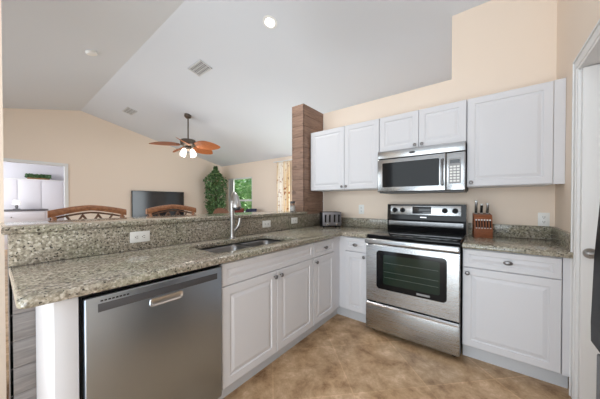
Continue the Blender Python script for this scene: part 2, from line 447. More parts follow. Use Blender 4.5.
# wall stub at the left picture edge
bm = nbm(); add_prism(bm, [(-2.842, 0), (-2.842, ceil_z(-2.842)), (YB, ceil_z(YB)), (YB, 0)], 'x', -1.62, -1.40)
struct('wall_stub', bm, 'wall', 'beige wall end at the left picture edge beyond the raised bar', 'wall')
# windows
def window(name, label, W, rails, mull):
    x0, x1, z0, z1 = W
    t = thing(name, label, 'window', ((x0 + x1) / 2, YW, z0)); t['kind'] = 'structure'
    hw = (x1 - x0) / 2; h = z1 - z0
    bm = nbm(); f = 0.045
    add_box(bm, -hw, .02, 0, -hw + f, .09, h); add_box(bm, hw - f, .02, 0, hw, .09, h)
    add_box(bm, -hw, .02, 0, hw, .09, f); add_box(bm, -hw, .02, h - f, hw, .09, h)
    for r in rails: add_box(bm, -hw, .03, r - .03, hw, .085, r + .03)
    for r in mull: add_box(bm, r - .03, .03, 0, r + .03, .085, h)
    obj('window_frame', bm, 'white_trim', t)
    bm = nbm(); add_box(bm, -hw + .01, .055, .01, hw - .01, .059, h - .01); obj('window_pane', bm, 'pane', t)
    bm = nbm(); add_box(bm, -hw - .03, -.03, -.03, hw + .03, .02, 0, .004)
    if z0 > .3: obj('window_sill', bm, 'white_trim', t)
    else: bm.free()
    return t
window('window_1', 'white framed living room window with green trees outside, behind the faucet', W1, [0.585], [-0.61, -0.56, -0.51, -0.46, -0.43])
window('window_2', 'white framed glass patio door right of the patterned curtain', W2, [], [0.0])

# knee wall clad with grey boards
t = thing('wall_peninsula', 'low wall behind the sink counter clad in dark grey boards', 'wall', (0, 0, 0)); t['kind'] = 'structure'
bm = nbm(); add_box(bm, -1.05, -2.825, 0, -0.945, -0.463, 1.07); obj('wall_core', bm, 'plank_grey', t)
bm = nbm()
for k in range(8):
    z = k * 0.134; z1 = min(z + 0.1328, 1.07)
    add_box(bm, -0.945, -2.838, z, -0.93, -0.463, z1, .002); add_box(bm, -1.062, -2.838, z, -1.05, -0.463, z1, .002)
    add_box(bm, -1.062, -2.838, z, -0.93, -2.825, z1, .002)
obj('cladding', bm, 'plank_grey', t)
# shiplap pillar
pil = thing('pillar', 'square pillar clad in brown wood planks at the end of the range wall', 'pillar', (-1.025, -0.23, 0))
bm = nbm(); add_box(bm, -.085, -.22, 0, .085, .22, 2.475); obj('core', bm, 'plank', pil)
bm = nbm()
for k in range(18):
    z = k * 0.1378; z1 = z + .1345
    add_box(bm, -.096, -.231, z, .095, -.2185, z1, .0015); add_box(bm, .0835, -.231, z, .095, .229, z1, .0015)
    add_box(bm, -.096, -.231, z, -.0835, .229, z1, .0015); add_box(bm, -.096, .2185, z, .095, .229, z1, .0015)
obj('plank_cladding', bm, 'plank', pil)
# baseboards
bm = nbm(); add_box(bm, XTV, OY1 + .06, 0, XTV + .015, YW, .1, .003)
struct('baseboard_left', bm, 'white_trim', 'white baseboard along the television wall', 'baseboard')

# ------------------------------------------------------------------ cabinets
XP = -0.302; YF = -0.648; ZT = 0.118; CT = 0.875
def add_panel(bm, x0, z0, w_, h, t=0.02):
    fr = 0.052 if min(w_, h) > 0.2 else 0.036
    add_rings(bm, w_, h, [(0, 0), (0, -t + .004), (.004, -t), (fr, -t), (fr + .005, -t + .0065), (fr + .012, -t + .0065), (fr + .030, -t + .001), (fr + .034, -t)], True, x0, z0)

def panel_part(name, x0, z0, w_, h, parent, t=0.02):
    bm = nbm(); add_panel(bm, 0, 0, w_, h, t)
    return obj(name, bm, 'cabinet', parent, sm=False, loc=(x0, 0, z0))

def knob(parent, x, z, y=-0.02, wide=1.0):
    bm = nbm()
    add_lathe(bm, [(.006, 0), (.0055, .010), (.009, .014), (.0145, .019), (.0155, .023), (.012, .028), (.005, .030)], 20, Matrix.Rotation(R(90), 4, 'X'), sx=wide)
    return obj('knob', bm, 'knob', parent, loc=(x, y, z))

def carcass(parent, w_, depth, z0=0.118, z1=0.875, back=True):
    bm = nbm(); p = 0.018
    add_box(bm, 0, 0, z0, p, depth, z1); add_box(bm, w_ - p, 0, z0, w_, depth, z1)
    add_box(bm, p, 0, z0, w_ - p, depth, z0 + p)
    add_box(bm, p, depth - p, z0 + p, w_ - p, depth, z1)
    add_box(bm, p, 0, z1 - .03, w_ - p, .018, z1); add_box(bm, p, 0, z0 + p, .04, .018, z1 - .03); add_box(bm, w_ - .04, 0, z0 + p, w_ - p, .018, z1 - .03)
    add_box(bm, .04, 0, .712, w_ - .04, .018, .742)
    return obj('body', bm, 'cabinet', parent, sm=False)

def toe(parent, w_, x0=0):
    bm = nbm(); add_box(bm, x0, .058, 0, w_, .072, ZT); return obj('toe_kick', bm, 'toe', parent, sm=False)

def base_cab(label, loc, rotz, w_, depth, nd, drawer_knob, door_knobs, extra=0.0):
    t = thing('base_cabinet', label, 'cabinet', loc, rotz, 'white base cabinets')
    carcass(t, w_, depth); toe(t, w_ + extra)
    g = 0.0025
    d = panel_part('drawer_front', g, .7305, w_ - 2 * g, .866 - .7305, t)
    if drawer_knob: knob(d, w_ / 2 - g, .069, wide=1.7)
    dw = (w_ - g * (nd + 1)) / nd
    for k in range(nd):
        dr = panel_part('door', g + k * (dw + g), ZT + .004, dw, .7255 - ZT - .004, t)
        kx = door_knobs[k]
        knob(dr, kx if kx > 0 else dw + kx, .565)
    if extra:
        bm = nbm(); add_box(bm, w_ + .002, -.016, ZT, w_ + extra, .0, CT); add_box(bm, w_ + .002, 0, ZT, w_ + .02, depth, CT); obj('filler', bm, 'cabinet', t, sm=False)
    return t
base_cab('wide white base cabinet with two doors below the double sink', (XP - .02, -2.067, 0), R(90), .931, .585, 2, False, [-.03, .03])
base_cab('narrow white base cabinet with one door between sink cabinet and inside corner', (XP - .02, -1.134, 0), R(90), .366, .585, 1, True, [.03])
base_cab('narrowest white base cabinet, between the inside corner and the left side of the range', (-.248, YF + .02, 0), 0, .246, .605, 1, True, [-.03])
base_cab('white base cabinet with drawer and one wide door right of the range', (.767, YF + .02, 0), 0, .533, .605, 1, True, [.03], extra=.042)
# corner base unit with plain fillers
t = thing('corner_cabinet', 'plain white corner base unit where the two counter runs meet', 'cabinet', (-.60, -.30, 0))
bm = nbm()
add_box(bm, -.31, -.315, ZT, .27, .27, CT); add_box(bm, .268, -.330, ZT, .350, -.318, CT); add_box(bm, .270, -.466, ZT, .282, -.3305, CT)
obj('body', bm, 'cabinet', t, sm=False)
bm = nbm(); add_box(bm, .205, -.466, 0, .219, -.255, ZT); add_box(bm, .219, -.269, 0, .350, -.255, ZT); obj('toe_kick', bm, 'toe', t, sm=False)
# end panel of the peninsula
bm = nbm(); add_box(bm, -.92, -2.752, 0, XP, -2.686, CT, .002)
tag(obj('end_panel', bm, 'cabinet'), 'white end panel left of the dishwasher', 'cabinet panel')

def upper(label, x0, x1, z0, z1, doors, knobs, extra=0.0):
    t = thing('wall_cabinet', label, 'cabinet', (x0, -.32, z0), 0, 'white wall cabinets')
    w_ = x1 - x0; h = z1 - z0
    bm = nbm(); add_box(bm, 0, 0, 0, w_, .317, h)
    obj('body', bm, 'cabinet', t, sm=False)
    if extra: box('filler', (w_ + .001, -.012, 0, w_ + extra, .0, h), 'cabinet', t)
    for (a, b), (kx, kz) in zip(doors, knobs):
        d = panel_part('door', a - x0, .004, b - a, h - .008, t)
        knob(d, kx - a, kz - z0 - .004)
    return t
upper('white two-door wall cabinet above the toaster beside the plank pillar', -.908, -.004, 1.375, 2.128, [(-.906, -.421), (-.417, -.006)], [(-.446, 1.412), (-.390, 1.412)])
upper('short white two-door wall cabinet above the microwave', .0, .768, 1.755, 2.128, [(.002, .382), (.386, .766)], [(.352, 1.788), (.416, 1.788)])
upper('white single-door wall cabinet right of the microwave', .772, 1.300, 1.362, 2.128, [(.774, 1.298)], [(.804, 1.398)], extra=.06)

# ------------------------------------------------------------------ counters
bm = nbm()
xf = XP + .028; yfc = YF - .024
outer = [(-.909, -2.838)] + [(xf - .03 + .03 * sin(R(a)), -2.838 + .03 - .03 * cos(R(a))) for a in (0, 22, 45, 68, 90)] + [(xf, yfc), (-.004, yfc), (-.004, -.022), (-.909, -.022)]
hole = rrect(-.775, -2.035, -.392, -1.275, .05)
add_slab_hole(bm, outer, [hole], .876, .914, .009)
tag(obj('countertop', bm, 'granite'), 'long speckled granite countertop holding the sink, turning the corner to the range', 'countertop')
bm = nbm()
add_slab_hole(bm, [(.766, yfc), (XW - .003, yfc), (XW - .003, -.022), (.766, -.022)], [], .876, .914, .008)
tag(obj('countertop', bm, 'granite'), 'short speckled granite countertop right of the range', 'countertop')
bm = nbm(); add_box(bm, -.929, -2.838, .914, -.909, -.021, 1.072, .002)
tag(obj('backsplash', bm, 'granite'), 'tall speckled granite backsplash behind the sink, under the raised bar', 'backsplash')
bm = nbm(); add_box(bm, -.908, -.021, .914, -.004, -.001, 1.024, .002)
tag(obj('backsplash', bm, 'granite'), 'low speckled granite backsplash behind the toaster, left of the range', 'backsplash')
bm = nbm(); add_box(bm, .768, -.021, .914, 1.360, -.001, 1.024, .002); add_box(bm, 1.340, -.650, .914, 1.360, -.021, 1.024, .002)
tag(obj('backsplash', bm, 'granite'), 'low speckled granite backsplash right of the range, turning onto the side wall', 'backsplash')
bm = nbm()
add_slab_hole(bm, [(-1.345, -2.86), (-.893, -2.86), (-.893, -.43), (-.9285, -.43), (-.9285, -.4635), (-1.345, -.4635)], [], 1.073, 1.108, .010)
tag(obj('countertop', bm, 'granite'), 'raised speckled granite bar top on the low wall behind the sink', 'countertop')

# ------------------------------------------------------------------ sink and faucet
t = thing('sink', 'undermount stainless double sink in the long countertop', 'sink', (-.587, -1.655, .8755))
def basin(y0, y1, dz):
    bm = nbm(); x0, x1 = -.195, .203
    prof = [(0, 0), (.012, -.02), (.018, dz + .03), (.05, dz), ]
    lo = []
    for ins, z in prof:
        lo.append([bm.verts.new((x, y, z)) for x, y in rrect(x0 + ins, y0 + ins, x1 - ins, y1 - ins, max(.05 - ins * .2, .02))])
    for a, b in zip(lo, lo[1:]):
        n = len(a)
        for k in range(n): bm.faces.new((a[k], a[(k + 1) % n], b[(k + 1) % n], b[k]))
    bm.faces.new(lo[-1])
    o = obj('basin', bm, 'sink', t)
    s = o.modifiers.new('thick', 'SOLIDIFY'); s.thickness = .0015; s.offset = 0
    bm = nbm(); cy = (y0 + y1) / 2
    add_lathe(bm, [(.044, 0), (.044, .003), (.038, .004), (.034, .0015), (.012, .0015), (.010, .006), (.004, .007)], 24, Matrix.Translation((0, cy, dz + .001)))
    obj('drain', bm, 'chrome', o)
basin(-.392, .030, -.20); basin(.046, .392, -.17)
t = thing('faucet', 'brushed nickel pull-down kitchen faucet behind the sink divider', 'faucet', (-.825, -1.612, .914), R(-20))
bm = nbm(); add_lathe(bm, [(.030, 0), (.030, .006), (.023, .012), (.020, .03), (.019, .08), (.018, .30)], 24)
add_tube(bm, [(0, 0, .29), (.0, 0, .32), (.010, 0, .350), (.030, 0, .372), (.055, 0, .382), (.075, 0, .380)], [.018, .018, .018, .018, .018, .018], 18); obj('body', bm, 'nickel', t)
bm = nbm(); add_tube(bm, [(.066, 0, .384), (.080, 0, .374), (.098, 0, .345), (.118, 0, .305), (.130, 0, .270), (.133, 0, .262)], [.018, .021, .026, .033, .037, .034], 20); obj('spray_head', bm, 'nickel', t)
bm = nbm(); add_cyl(bm, (.132, 0, .264), (.136, 0, .252), .026, .024); obj('nozzle', bm, 'dark_grey', t)
bm = nbm(); add_tube(bm, [(0, .010, .060), (.0, .034, .080), (.004, .054, .110), (.006, .064, .150), (.006, .064, .175)], [.016, .016, .015, .014, .014], 14); obj('lever', bm, 'nickel', t)

# ------------------------------------------------------------------ dishwasher
t = thing('dishwasher', 'stainless steel dishwasher with pocket handle under the counter', 'dishwasher', (XP - .02, -2.682, 0), R(90))
W_ = .612
box('body', (.006, .022, .10, W_ - .006, .57, .868), 'dark_grey', t)
bm = nbm(); add_box(bm, .010, -.034, .105, W_ - .006, .020, .857, .006, 3); obj('door', bm, 'steel_v', t)
box('gasket', (.002, .0, .09, .009, .022, .872), 'black', t)
box('top_gasket', (.002, -.012, .860, W_ - .002, .021, .8735), 'black', t)
bm = nbm(); add_box(bm, .050, -.0352, .794, W_ - .036, -.033, .827, .0008); obj('control_strip', bm, 'dark_grey', t)
bm = nbm()
for k in range(8): add_box(bm, .058 + k * .0125, -.0352, .8345, .0665 + k * .0125, -.033, .8400)
obj('vent', bm, 'black', t)
bm = nbm()
lo = [[bm.verts.new((x, y, z)) for x, z in rrect(.232 + i, .748 + i, .384 - i, .790 - i, .014 - i * .5)] for i, y in ((0, -.0345), (.002, -.0385), (.006, -.0385), (.010, -.0355), (.014, -.0352))]
for a, b in zip(lo, lo[1:]):
    for k in range(len(a)): bm.faces.new((a[k], a[(k + 1) % len(a)], b[(k + 1) % len(a)], b[k]))
bm.faces.new(lo[-1]); bm.faces.new(lo[0][::-1])
obj('handle', bm, 'steel_light', t)
box('toe_panel', (.006, .05, 0, W_ - .006, .062, .10), 'dark_grey', t)

# ------------------------------------------------------------------ range
t = thing('range', 'stainless electric range with black glass cooktop between the base cabinets', 'stove', (.383, -.02, 0))
hw = .373
box('body', (-hw, -.645, .03, hw, 0.0, .895), 'black', t)
for sx in (-1, 1):
    for yy in (-.6, -.05):
        bm = nbm(); add_cyl(bm, (sx * .33, yy, 0), (sx * .33, yy, .03), .02); obj('foot', bm, 'black', t)
bm = nbm(); add_box(bm, -hw - .003, -.665, .895, hw + .003, -.07, .922, .006, 3); obj('cooktop', bm, 'black_gloss', t)
ringm = mat('cooktop_ring_print', srgb(70, 70, 72), 0.15)
for k, (bx, by, r) in enumerate(((-.19, -.50, .11), (.19, -.50, .09), (-.19, -.22, .08), (.19, -.22, .105))):
    bm = nbm(); n = 48
    a = [bm.verts.new((bx + r * cos(2 * pi * i / n), by + r * sin(2 * pi * i / n), .9224)) for i in range(n)]
    b = [bm.verts.new((bx + (r - .004) * cos(2 * pi * i / n), by + (r - .004) * sin(2 * pi * i / n), .9224)) for i in range(n)]
    for i in range(n): bm.faces.new((a[i], a[(i + 1) % n], b[(i + 1) % n], b[i]))
    obj('burner_ring', bm, ringm, t)
# backguard
bm = nbm(); add_prism(bm, [(0, .90), (-.075, .90), (-.085, 1.04), (-.075, 1.205), (0, 1.205)], 'x', -hw, hw)
bgd = obj('backguard', bm, 'black_gloss', t, sm=False)
bm = nbm(); add_prism(bm, [(-.081, .962), (-.100, .964), (-.104, .975), (-.100, 1.020), (-.084, 1.034)], 'x', -hw + .02, hw - .02); obj('backguard_sheen', bm, 'handle_sheen_steel', bgd)  # dark steel bulge added to imitate the reflection in the glossy backguard
bm = nbm(); add_box(bm, -.335, -.010, -.050, .335, .0, .050, .003); cp = obj('control_panel', bm, 'steel', bgd, loc=(0, -.079, 1.140), rot=(R(-3.5), 0, 0))
bm = nbm(); add_box(bm, -.105, -.013, -.036, .075, -.009, .038, .002); obj('display', bm, 'display', cp)
for kx in (-.29, -.207, .197, .285):
    bm = nbm(); add_lathe(bm, [(.026, 0), (.026, .004), (.0215, .007), (.0195, .026), (.016, .029)], 24, Matrix.Rotation(R(90), 4, 'X')); add_box(bm, -.004, -.036, -.018, .004, -.028, .018, .001)
    obj('control_knob', bm, 'black', cp, loc=(kx, -.010, 0))
bm = nbm(); add_box(bm, -.03, -.0872, 1.062, .03, -.0825, 1.072); obj('badge', bm, 'steel_light', bgd)
# door
bm = nbm(); add_rings(bm, .748, .530, [(0, 0), (0, -.042), (.006, -.048), (.010, -.048)], True, -.374, .306); dr = obj('oven_door', bm, 'steel', t, loc=(0, -.645, 0))
def plate_rr(x0, z0, x1, z1, r, y0, y1):
    bm = nbm(); pts = rrect(x0, z0, x1, z1, r, 6)
    A = [bm.verts.new((p[0], y0, p[1])) for p in pts]; B = [bm.verts.new((p[0], y1, p[1])) for p in pts]
    bm.faces.new(A); bm.faces.new(B[::-1])
    for i in range(len(A)): bm.faces.new((A[i], B[i], B[(i + 1) % len(A)], A[(i + 1) % len(A)]))
    return bm
obj('window_surround', plate_rr(-.272, .436, .288, .786, .03, -.0495, -.047), 'black_gloss', dr, sm=False)
wn = obj('oven_window', plate_rr(-.210, .486, .240, .752, .015, -.0505, -.049), 'glass_dark', dr, sm=False)
bm = nbm()
for z in (.55, .60, .68): add_box(bm, -.20, -.0512, z - .0012, .23, -.0503, z + .0012)
obj('oven_rack', bm, mat('dim_rack_wire', srgb(92, 104, 98), 0.4), wn)
bm = nbm(); add_box(bm, .07, -.0502, .452, .17, -.0494, .468); obj('badge', bm, 'keypad', dr)
bm = nbm(); add_box(bm, -.374, -.085, .846, .374, -.062, .892, .010, 4)
add_box(bm, -.36, -.07, .846, -.33, -.04, .880, .003); add_box(bm, .33, -.07, .846, .36, -.04, .880, .003); obj('handle', bm, 'steel', dr)
bm = nbm(); add_box(bm, -.374, -.050, .045, .374, -.0, .296, .006, 3); d2 = obj('storage_drawer', bm, 'steel', t, loc=(0, -.645, 0))
bm = nbm(); add_prism(bm, [(-.046, .268), (-.062, .274), (-.064, .286), (-.046, .296)], 'x', -.366, .366); obj('drawer_lip', bm, 'steel_light', d2, sm=False)

# ------------------------------------------------------------------ microwave
t = thing('microwave', 'stainless over-the-range microwave with black window', 'microwave', (.384, -.01, 1.322))
hw = .382
box('body', (-hw, -.362, .012, hw, -.0, .430), 'black', t, .004)
bm = nbm(); add_box(bm, -hw, -.388, .350, hw, -.360, .430, .006, 3); obj('vent_panel', bm, 'mw_steel', t)
bm = nbm(); add_lathe(bm, [(.022, 0), (.022, .003), (.018, .004)], 28, Matrix.Translation((-.045, -.388, .388)) @ Matrix.Rotation(R(90), 4, 'X'), sx=1.3, sy=.55); obj('badge', bm, 'dark_grey', t)
bm = nbm(); add_box(bm, -hw, -.392, .012, .236, -.360, .344, .006, 3); dr = obj('door', bm, 'mw_steel', t)
obj('door_window', plate_rr(-.330, .058, .186, .306, .012, -.3935, -.391), 'mw_glass', dr, sm=False)
bm = nbm(); add_tube(bm, [(.212, -.392, .290), (.212, -.416, .283), (.212, -.424, .24), (.212, -.426, .175), (.212, -.424, .11), (.212, -.416, .072), (.212, -.392, .065)], .012, 14); obj('handle', bm, 'handle_sheen_steel', dr)
bm = nbm(); add_box(bm, .240, -.390, .012, hw, -.360, .342, .006, 3); pn = obj('control_panel', bm, 'mw_steel', t)
obj('key_area', plate_rr(.258, .070, .352, .292, .006, -.3915, -.389), 'keypad', pn, sm=False)
bm = nbm(); add_box(bm, .268, -.3925, .248, .342, -.391, .280); obj('display', bm, 'display', pn)
bm = nbm()
for r_ in range(6):
    for c_ in range(3): add_box(bm, .268 + c_ * .026, -.3925, .085 + r_ * .025, .288 + c_ * .026, -.391, .101 + r_ * .025, .0006, 1)
obj('keypad', bm, 'plate', pn)
bm = nbm(); add_box(bm, -hw + .01, -.350, 0, hw - .01, -.02, .0125); obj('underside_vent', bm, 'dark_grey', t)

# ------------------------------------------------------------------ small kitchen things
# toaster
t = thing('toaster', 'four-slice stainless toaster with black sides in the counter corner', 'toaster', (-.690, -.205, .914), R(44))
bm = nbm(); add_box(bm, -.125, -.100, .014, .125, .110, .190, .022, 4); obj('shell', bm, 'black', t)
bm = nbm(); add_box(bm, -.120, -.107, .016, .120, -.094, .188, .006, 3); fp = obj('front_plate', bm, 'toaster_steel', t)
for x in (-.085, -.030, .030, .085):
    box('lever_slot', (x - .010, -.1085, .060, x + .010, -.1065, .158), 'black', fp)
    bm = nbm(); add_box(bm, x - .013, -.122, .140, x + .013, -.1085, .150, .003); obj('lever', bm, 'black', fp)
for x in (-.058, .058):
    bm = nbm(); add_lathe(bm, [(.015, 0), (.015, .012), (.011, .016)], 20, Matrix.Translation((x, -.107, .038)) @ Matrix.Rotation(R(90), 4, 'X')); obj('dial', bm, 'chrome', fp)
for x in (-.085, -.028, .028, .085): box('bread_slot', (x - .014, -.070, .1885, x + .014, .085, .191), 'slot', t)
for x in (-.1, .1):
    for y in (-.08, .09):
        bm = nbm(); add_cyl(bm, (x, y, 0), (x, y, .016), .012); obj('foot', bm, 'black', t)
# knife block and knives
KB = (.881, -.185, .914); KR = R(10)
t = thing('knife_block', 'reddish brown wooden knife block on the counter right of the range', 'knife block', KB, KR)
bm = nbm(); add_prism(bm, [(-.055, 0), (-.055, .085), (-.020, .200), (.055, .215), (.055, 0)], 'x', -.066, .066)
bmesh.ops.bevel(bm, geom=list(bm.edges), offset=.003, segments=2, affect='EDGES'); obj('block', bm, 'block_wood', t)
bm = nbm(); add_box(bm, -.064, -.0005, -.003, .064, .003, .060); obj('slot_panel', bm, 'block_wood', t, loc=(0, -.0525, .1), rot=(R(-17), 0, 0))
kbM = Matrix.Translation(KB) @ Matrix.Rotation(KR, 4, 'Z')
def knife(label, x, y, z, lean, ln, wd, th, mh, group):
    k = thing('kitchen_knife', label, 'knife', kbM @ Vector((x, y, z)), group=group, rot=(R(lean), 0, KR))
    bm = nbm(); add_box(bm, -th / 2, -wd / 2, .004, th / 2, wd / 2, ln, min(th, wd) * .3, 3); h = obj('handle', bm, mh, k)
    bm = nbm(); add_box(bm, -th / 2 - .0005, -wd / 2 - .0005, ln - .010, th / 2 + .0005, wd / 2 + .0005, ln + .003, .002); obj('butt_cap', bm, 'steel_light', h)
    bm = nbm(); add_box(bm, -th / 2, -wd / 2, .0, th / 2, wd / 2, .006); obj('bolster', bm, 'steel_light', h)
for lab, x, ln, wd, mh in (('leftmost tall steel-handled knife at the top of the knife block', -.046, .115, .036, 'handle_sheen_steel'), ('black-handled knife at the top centre of the knife block', -.005, .085, .024, 'black'), ('right steel-handled knife at the top of the knife block', .038, .090, .030, 'handle_sheen_steel')):
    knife(lab, x, .018, .2135, 14, ln, wd, .018, mh, 'large knives in the knife block')
for i in range(6):
    knife('small dark-handled steak knife in the front row of the knife block', -.050 + i * .020, -.0565, .082, -17, .080, .011, .010, 'black', 'steak knives in the knife block')
# outlets
def outlet(label, loc, rot, horizontal=False):
    t = thing('outlet', label, 'outlet', loc, rot=rot, group='wall outlets')
    bm = nbm(); add_box(bm, -.036, -.006, -.058, .036, 0, .058, .003); p = obj('cover_plate', bm, 'plate', t)
    for z in (-.02, .02):
        bm = nbm(); add_box(bm, -.015, -.0075, z - .014, .015, -.0055, z + .014, .002); r_ = obj('socket', bm, 'plate', t)
        bm = nbm(); add_box(bm, -.0075, -.0082, z - .003, -.005, -.0072, z + .008); add_box(bm, .005, -.0082, z - .003, .0075, -.0072, z + .008); add_cyl(bm, (0, -.0082, z - .008), (0, -.0072, z - .008), .003, seg=10)
        obj('slots', bm, 'slot', r_)
outlet('white wall outlet above the backsplash left of the range', (-.352, 0, 1.135), (0, 0, 0))
outlet('white wall outlet above the short counter, under the right wall cabinet', (1.296, 0, 1.080), (0, 0, 0))
for lab, y, z in (('white horizontal outlet left of the faucet under the bar', -2.283, .998), ('white horizontal outlet right of the faucet under the bar', -1.128, 1.000), ('white horizontal outlet under the bar near the toaster and pillar', -.672, 1.008)):
    outlet(lab, (-.909, y, z), (R(90), 0, R(90)) if False else Euler((0, R(90), R(90)), 'XYZ'))
# jar on the bar
t = thing('jar', 'small glass jar with dark lid and white contents on bar beside pillar', 'jar', (-1.03, -.56, 1.108))
bm = nbm(); add_lathe(bm, [(.030, 0), (.034, .004), (.034, .085), (.028, .098), (.028, .108)], 24); obj('glass_body', bm, 'glass', t)
bm = nbm(); add_lathe(bm, [(.028, .005), (.031, .008), (.031, .070), (.028, .072)], 24); obj('contents', bm, 'jar_white', t)
bm = nbm(); add_lathe(bm, [(.031, .104), (.031, .128), (.028, .131)], 24); obj('lid', bm, 'dark_grey', t)

# short dark appliance at the right edge
t = thing('refrigerator', 'black and dark grey appliance cut off by the right picture edge', 'refrigerator', (1.2085, -1.63, 0))
box('body', (.03, -.72, .02, .66, 0, 1.255), 'fridge_grey', t, .006)
bm = nbm(); add_prism(bm, [(.03, .74), (-.008, .755), (-.009, .82), (-.003, 1.05), (.010, 1.262), (.03, 1.265)], 'y', -.72, .0); obj('upper_door', bm, 'black', t, sm=False)
bm = nbm(); add_box(bm, .004, -.72, .05, .03, .0, .72, .006); obj('lower_door', bm, 'fridge_grey', t)
bm = nbm(); add_tube(bm, [(.0, -.66, .80), (-.035, -.66, .82), (-.03, -.66, 1.15), (.012, -.66, 1.17)], .011); obj('handle', bm, 'black', t)
for x in (.08, .6):
    for y in (-.66, -.06):
        bm = nbm(); add_cyl(bm, (x, y, 0), (x, y, .03), .02); obj('foot', bm, 'black', t)

# ------------------------------------------------------------------ bar stools
def stool(label, x, y):
    t = thing('bar_stool', label, 'bar stool', (x, y, 0), 0, 'bar stools behind the raised bar')
    # local: sits facing +x, back at x = -0.22
    bm = nbm(); add_box(bm, -.20, -.22, .70, .22, .22, .735, .012, 3); obj('seat', bm, 'stool_wood', t)
    bm = nbm(); add_box(bm, -.19, -.21, .735, .21, .21, .785, .022, 4); obj('seat_cushion', bm, 'cushion', t)
    for sx in (-1, 1):
        for sy in (-1, 1):
            bm = nbm(); add_tube(bm, [(sx * .225, sy * .225, 0), (sx * .205, sy * .212, .35), (sx * .185, sy * .20, .71)], [.016, .019, .021]); obj('leg', bm, 'stool_wood', t)
    for z, xx in ((.25, .215), ):
        for sy in (-1, 1):
            bm = nbm(); add_cyl(bm, (-xx, sy * .215, z), (xx, sy * .215, z), .011); obj('stretcher', bm, 'stool_wood', t)
        for sx in (-1, 1):
            bm = nbm(); add_cyl(bm, (sx * xx, -.215, z + .05), (sx * xx, .215, z + .05), .011); obj('stretcher', bm, 'stool_wood', t)
    bk = bpy.data.objects.new('backrest', None)
    for sy in (-1, 1):
        bm = nbm(); add_tube(bm, [(-.19, sy * .20, .70), (-.21, sy * .215, .90), (-.235, sy * .228, 1.11)], [.018, .016, .016]); obj('back_post', bm, 'stool_wood', t)
    n = 16
    f = lambda u: (-.240, u * .262, 1.130 + .048 * (1 - abs(u) ** 1.5))
    bm = nbm(); rings = []
    for i in range(n + 1):
        u = -1 + 2 * i / n; c = f(u); hh = .024 + .004 * abs(u)
        rings.append([bm.verts.new((c[0] + dx, c[1], c[2] + dz)) for dx, dz in ((-.014, -hh), (.014, -hh), (.018, -hh * .3), (.018, hh * .5), (.010, hh), (-.010, hh), (-.018, hh * .5), (-.018, -hh * .3))])
    for a, b in zip(rings, rings[1:]):
        for k in range(8): bm.faces.new((a[k], a[(k + 1) % 8], b[(k + 1) % 8], b[k]))
    bm.faces.new(rings[0][::-1]); bm.faces.new(rings[-1]); obj('top_rail', bm, 'stool_wood', t)
    bm = nbm()
    add_tube(bm, [(-.241, (-1 + 2 * i / n) * .25, f(-1 + 2 * i / n)[2] - .042) for i in range(n + 1)], .008, 8)
    add_cyl(bm, (-.222, -.215, .93), (-.222, .215, .93), .010)
    obj('cane_rail', bm, 'stool_cane', t)
    bm = nbm()
    for a, b in ((-.16, -.05), (-.05, -.16), (-.055, .055), (.055, -.055), (.05, .16), (.16, .05)):
        add_cyl(bm, (-.222, a, .935), (-.240, b, 1.12), .0085, seg=10)
    obj('lattice', bm, 'stool_cane', t)
stool('brown rattan bar stool behind the bar left of the television', -1.61, -2.355)
stool('brown rattan bar stool behind the bar in front of the television', -1.61, -1.655)

# ------------------------------------------------------------------ living room
t = thing('television', 'large black flat television on the far gable wall', 'television', (XTV + .012, .215, 0))
bm = nbm(); add_box(bm, .03, -.725, .72, .075, .725, 1.550, .006); obj('casing', bm, 'black', t)
bm = nbm(); add_box(bm, .0752, -.712, .735, .0765, .712, 1.537); obj('screen', bm, 'tv', t)
bm = nbm(); add_box(bm, 0, -.2, .95, .03, .2, 1.25); obj('wall_bracket', bm, 'black', t)

def leaves(bm, n, size, fn, rng):
    for _ in range(n):
        c = Vector(fn(rng)); q = Euler((rng.uniform(-1.2, 1.2), rng.uniform(-1.2, 1.2), rng.uniform(0, 6.28))).to_matrix()
        s = size * rng.uniform(.7, 1.25)
        P = [q @ Vector(v) * s + c for v in ((0, -.5, 0), (.24, -.05, .06), (0, .5, -.05), (-.24, -.05, .06))]
        v = [bm.verts.new(p) for p in P]
        bm.faces.new((v[0], v[1], v[2])); bm.faces.new((v[0], v[2], v[3]))
rng = random.Random(4)
t = thing('potted_ficus', 'tall leafy potted ficus tree in the living room corner', 'potted plant', (-6.55, 1.86, 0))
bm = nbm(); add_lathe(bm, [(.15, 0), (.19, .02), (.21, .30), (.22, .32), (.20, .32), (.19, .28)], 24); obj('pot', bm, 'pot', t)
bm = nbm(); add_lathe(bm, [(.185, .24), (.185, .27)], 20); obj('soil', bm, 'bark', t)
bm = nbm()
add_tube(bm, [(0, 0, .25), (.03, .02, .8), (-.02, .01, 1.4), (.01, 0, 2.2)], [.028, .024, .018, .008], 8)
add_tube(bm, [(.02, -.03, .25), (-.04, .03, .8), (.05, -.02, 1.5), (-.06, .05, 2.0)], [.022, .02, .015, .006], 8)
for k in range(14):
    a = k * 2.4; z = .9 + k * .09; add_tube(bm, [(0, 0, z), (.2 * cos(a), .2 * sin(a), z + .15), (.36 * cos(a), .36 * sin(a), z + .2)], [.01, .007, .004], 6)
obj('trunk', bm, 'bark', t)
def fic(r):
    z = r.uniform(.7, 2.45)
    a = r.uniform(0, 6.28)
    if z < 1.0: rad = .22 + .6 * (z - .7)
    elif z < 2.05: rad = .40
    else: rad = .40 * max(.16, 1 - (z - 2.05) / .34)
    rad *= 0.86 + .17 * sin(a * 3 + z * 5) * cos(z * 9 + a)
    q = rad * (r.random() ** .42)
    return (q * cos(a), q * sin(a), z)
bm = nbm(); leaves(bm, 1700, .125, fic, rng); obj('foliage', bm, 'leaf', t, sm=False)

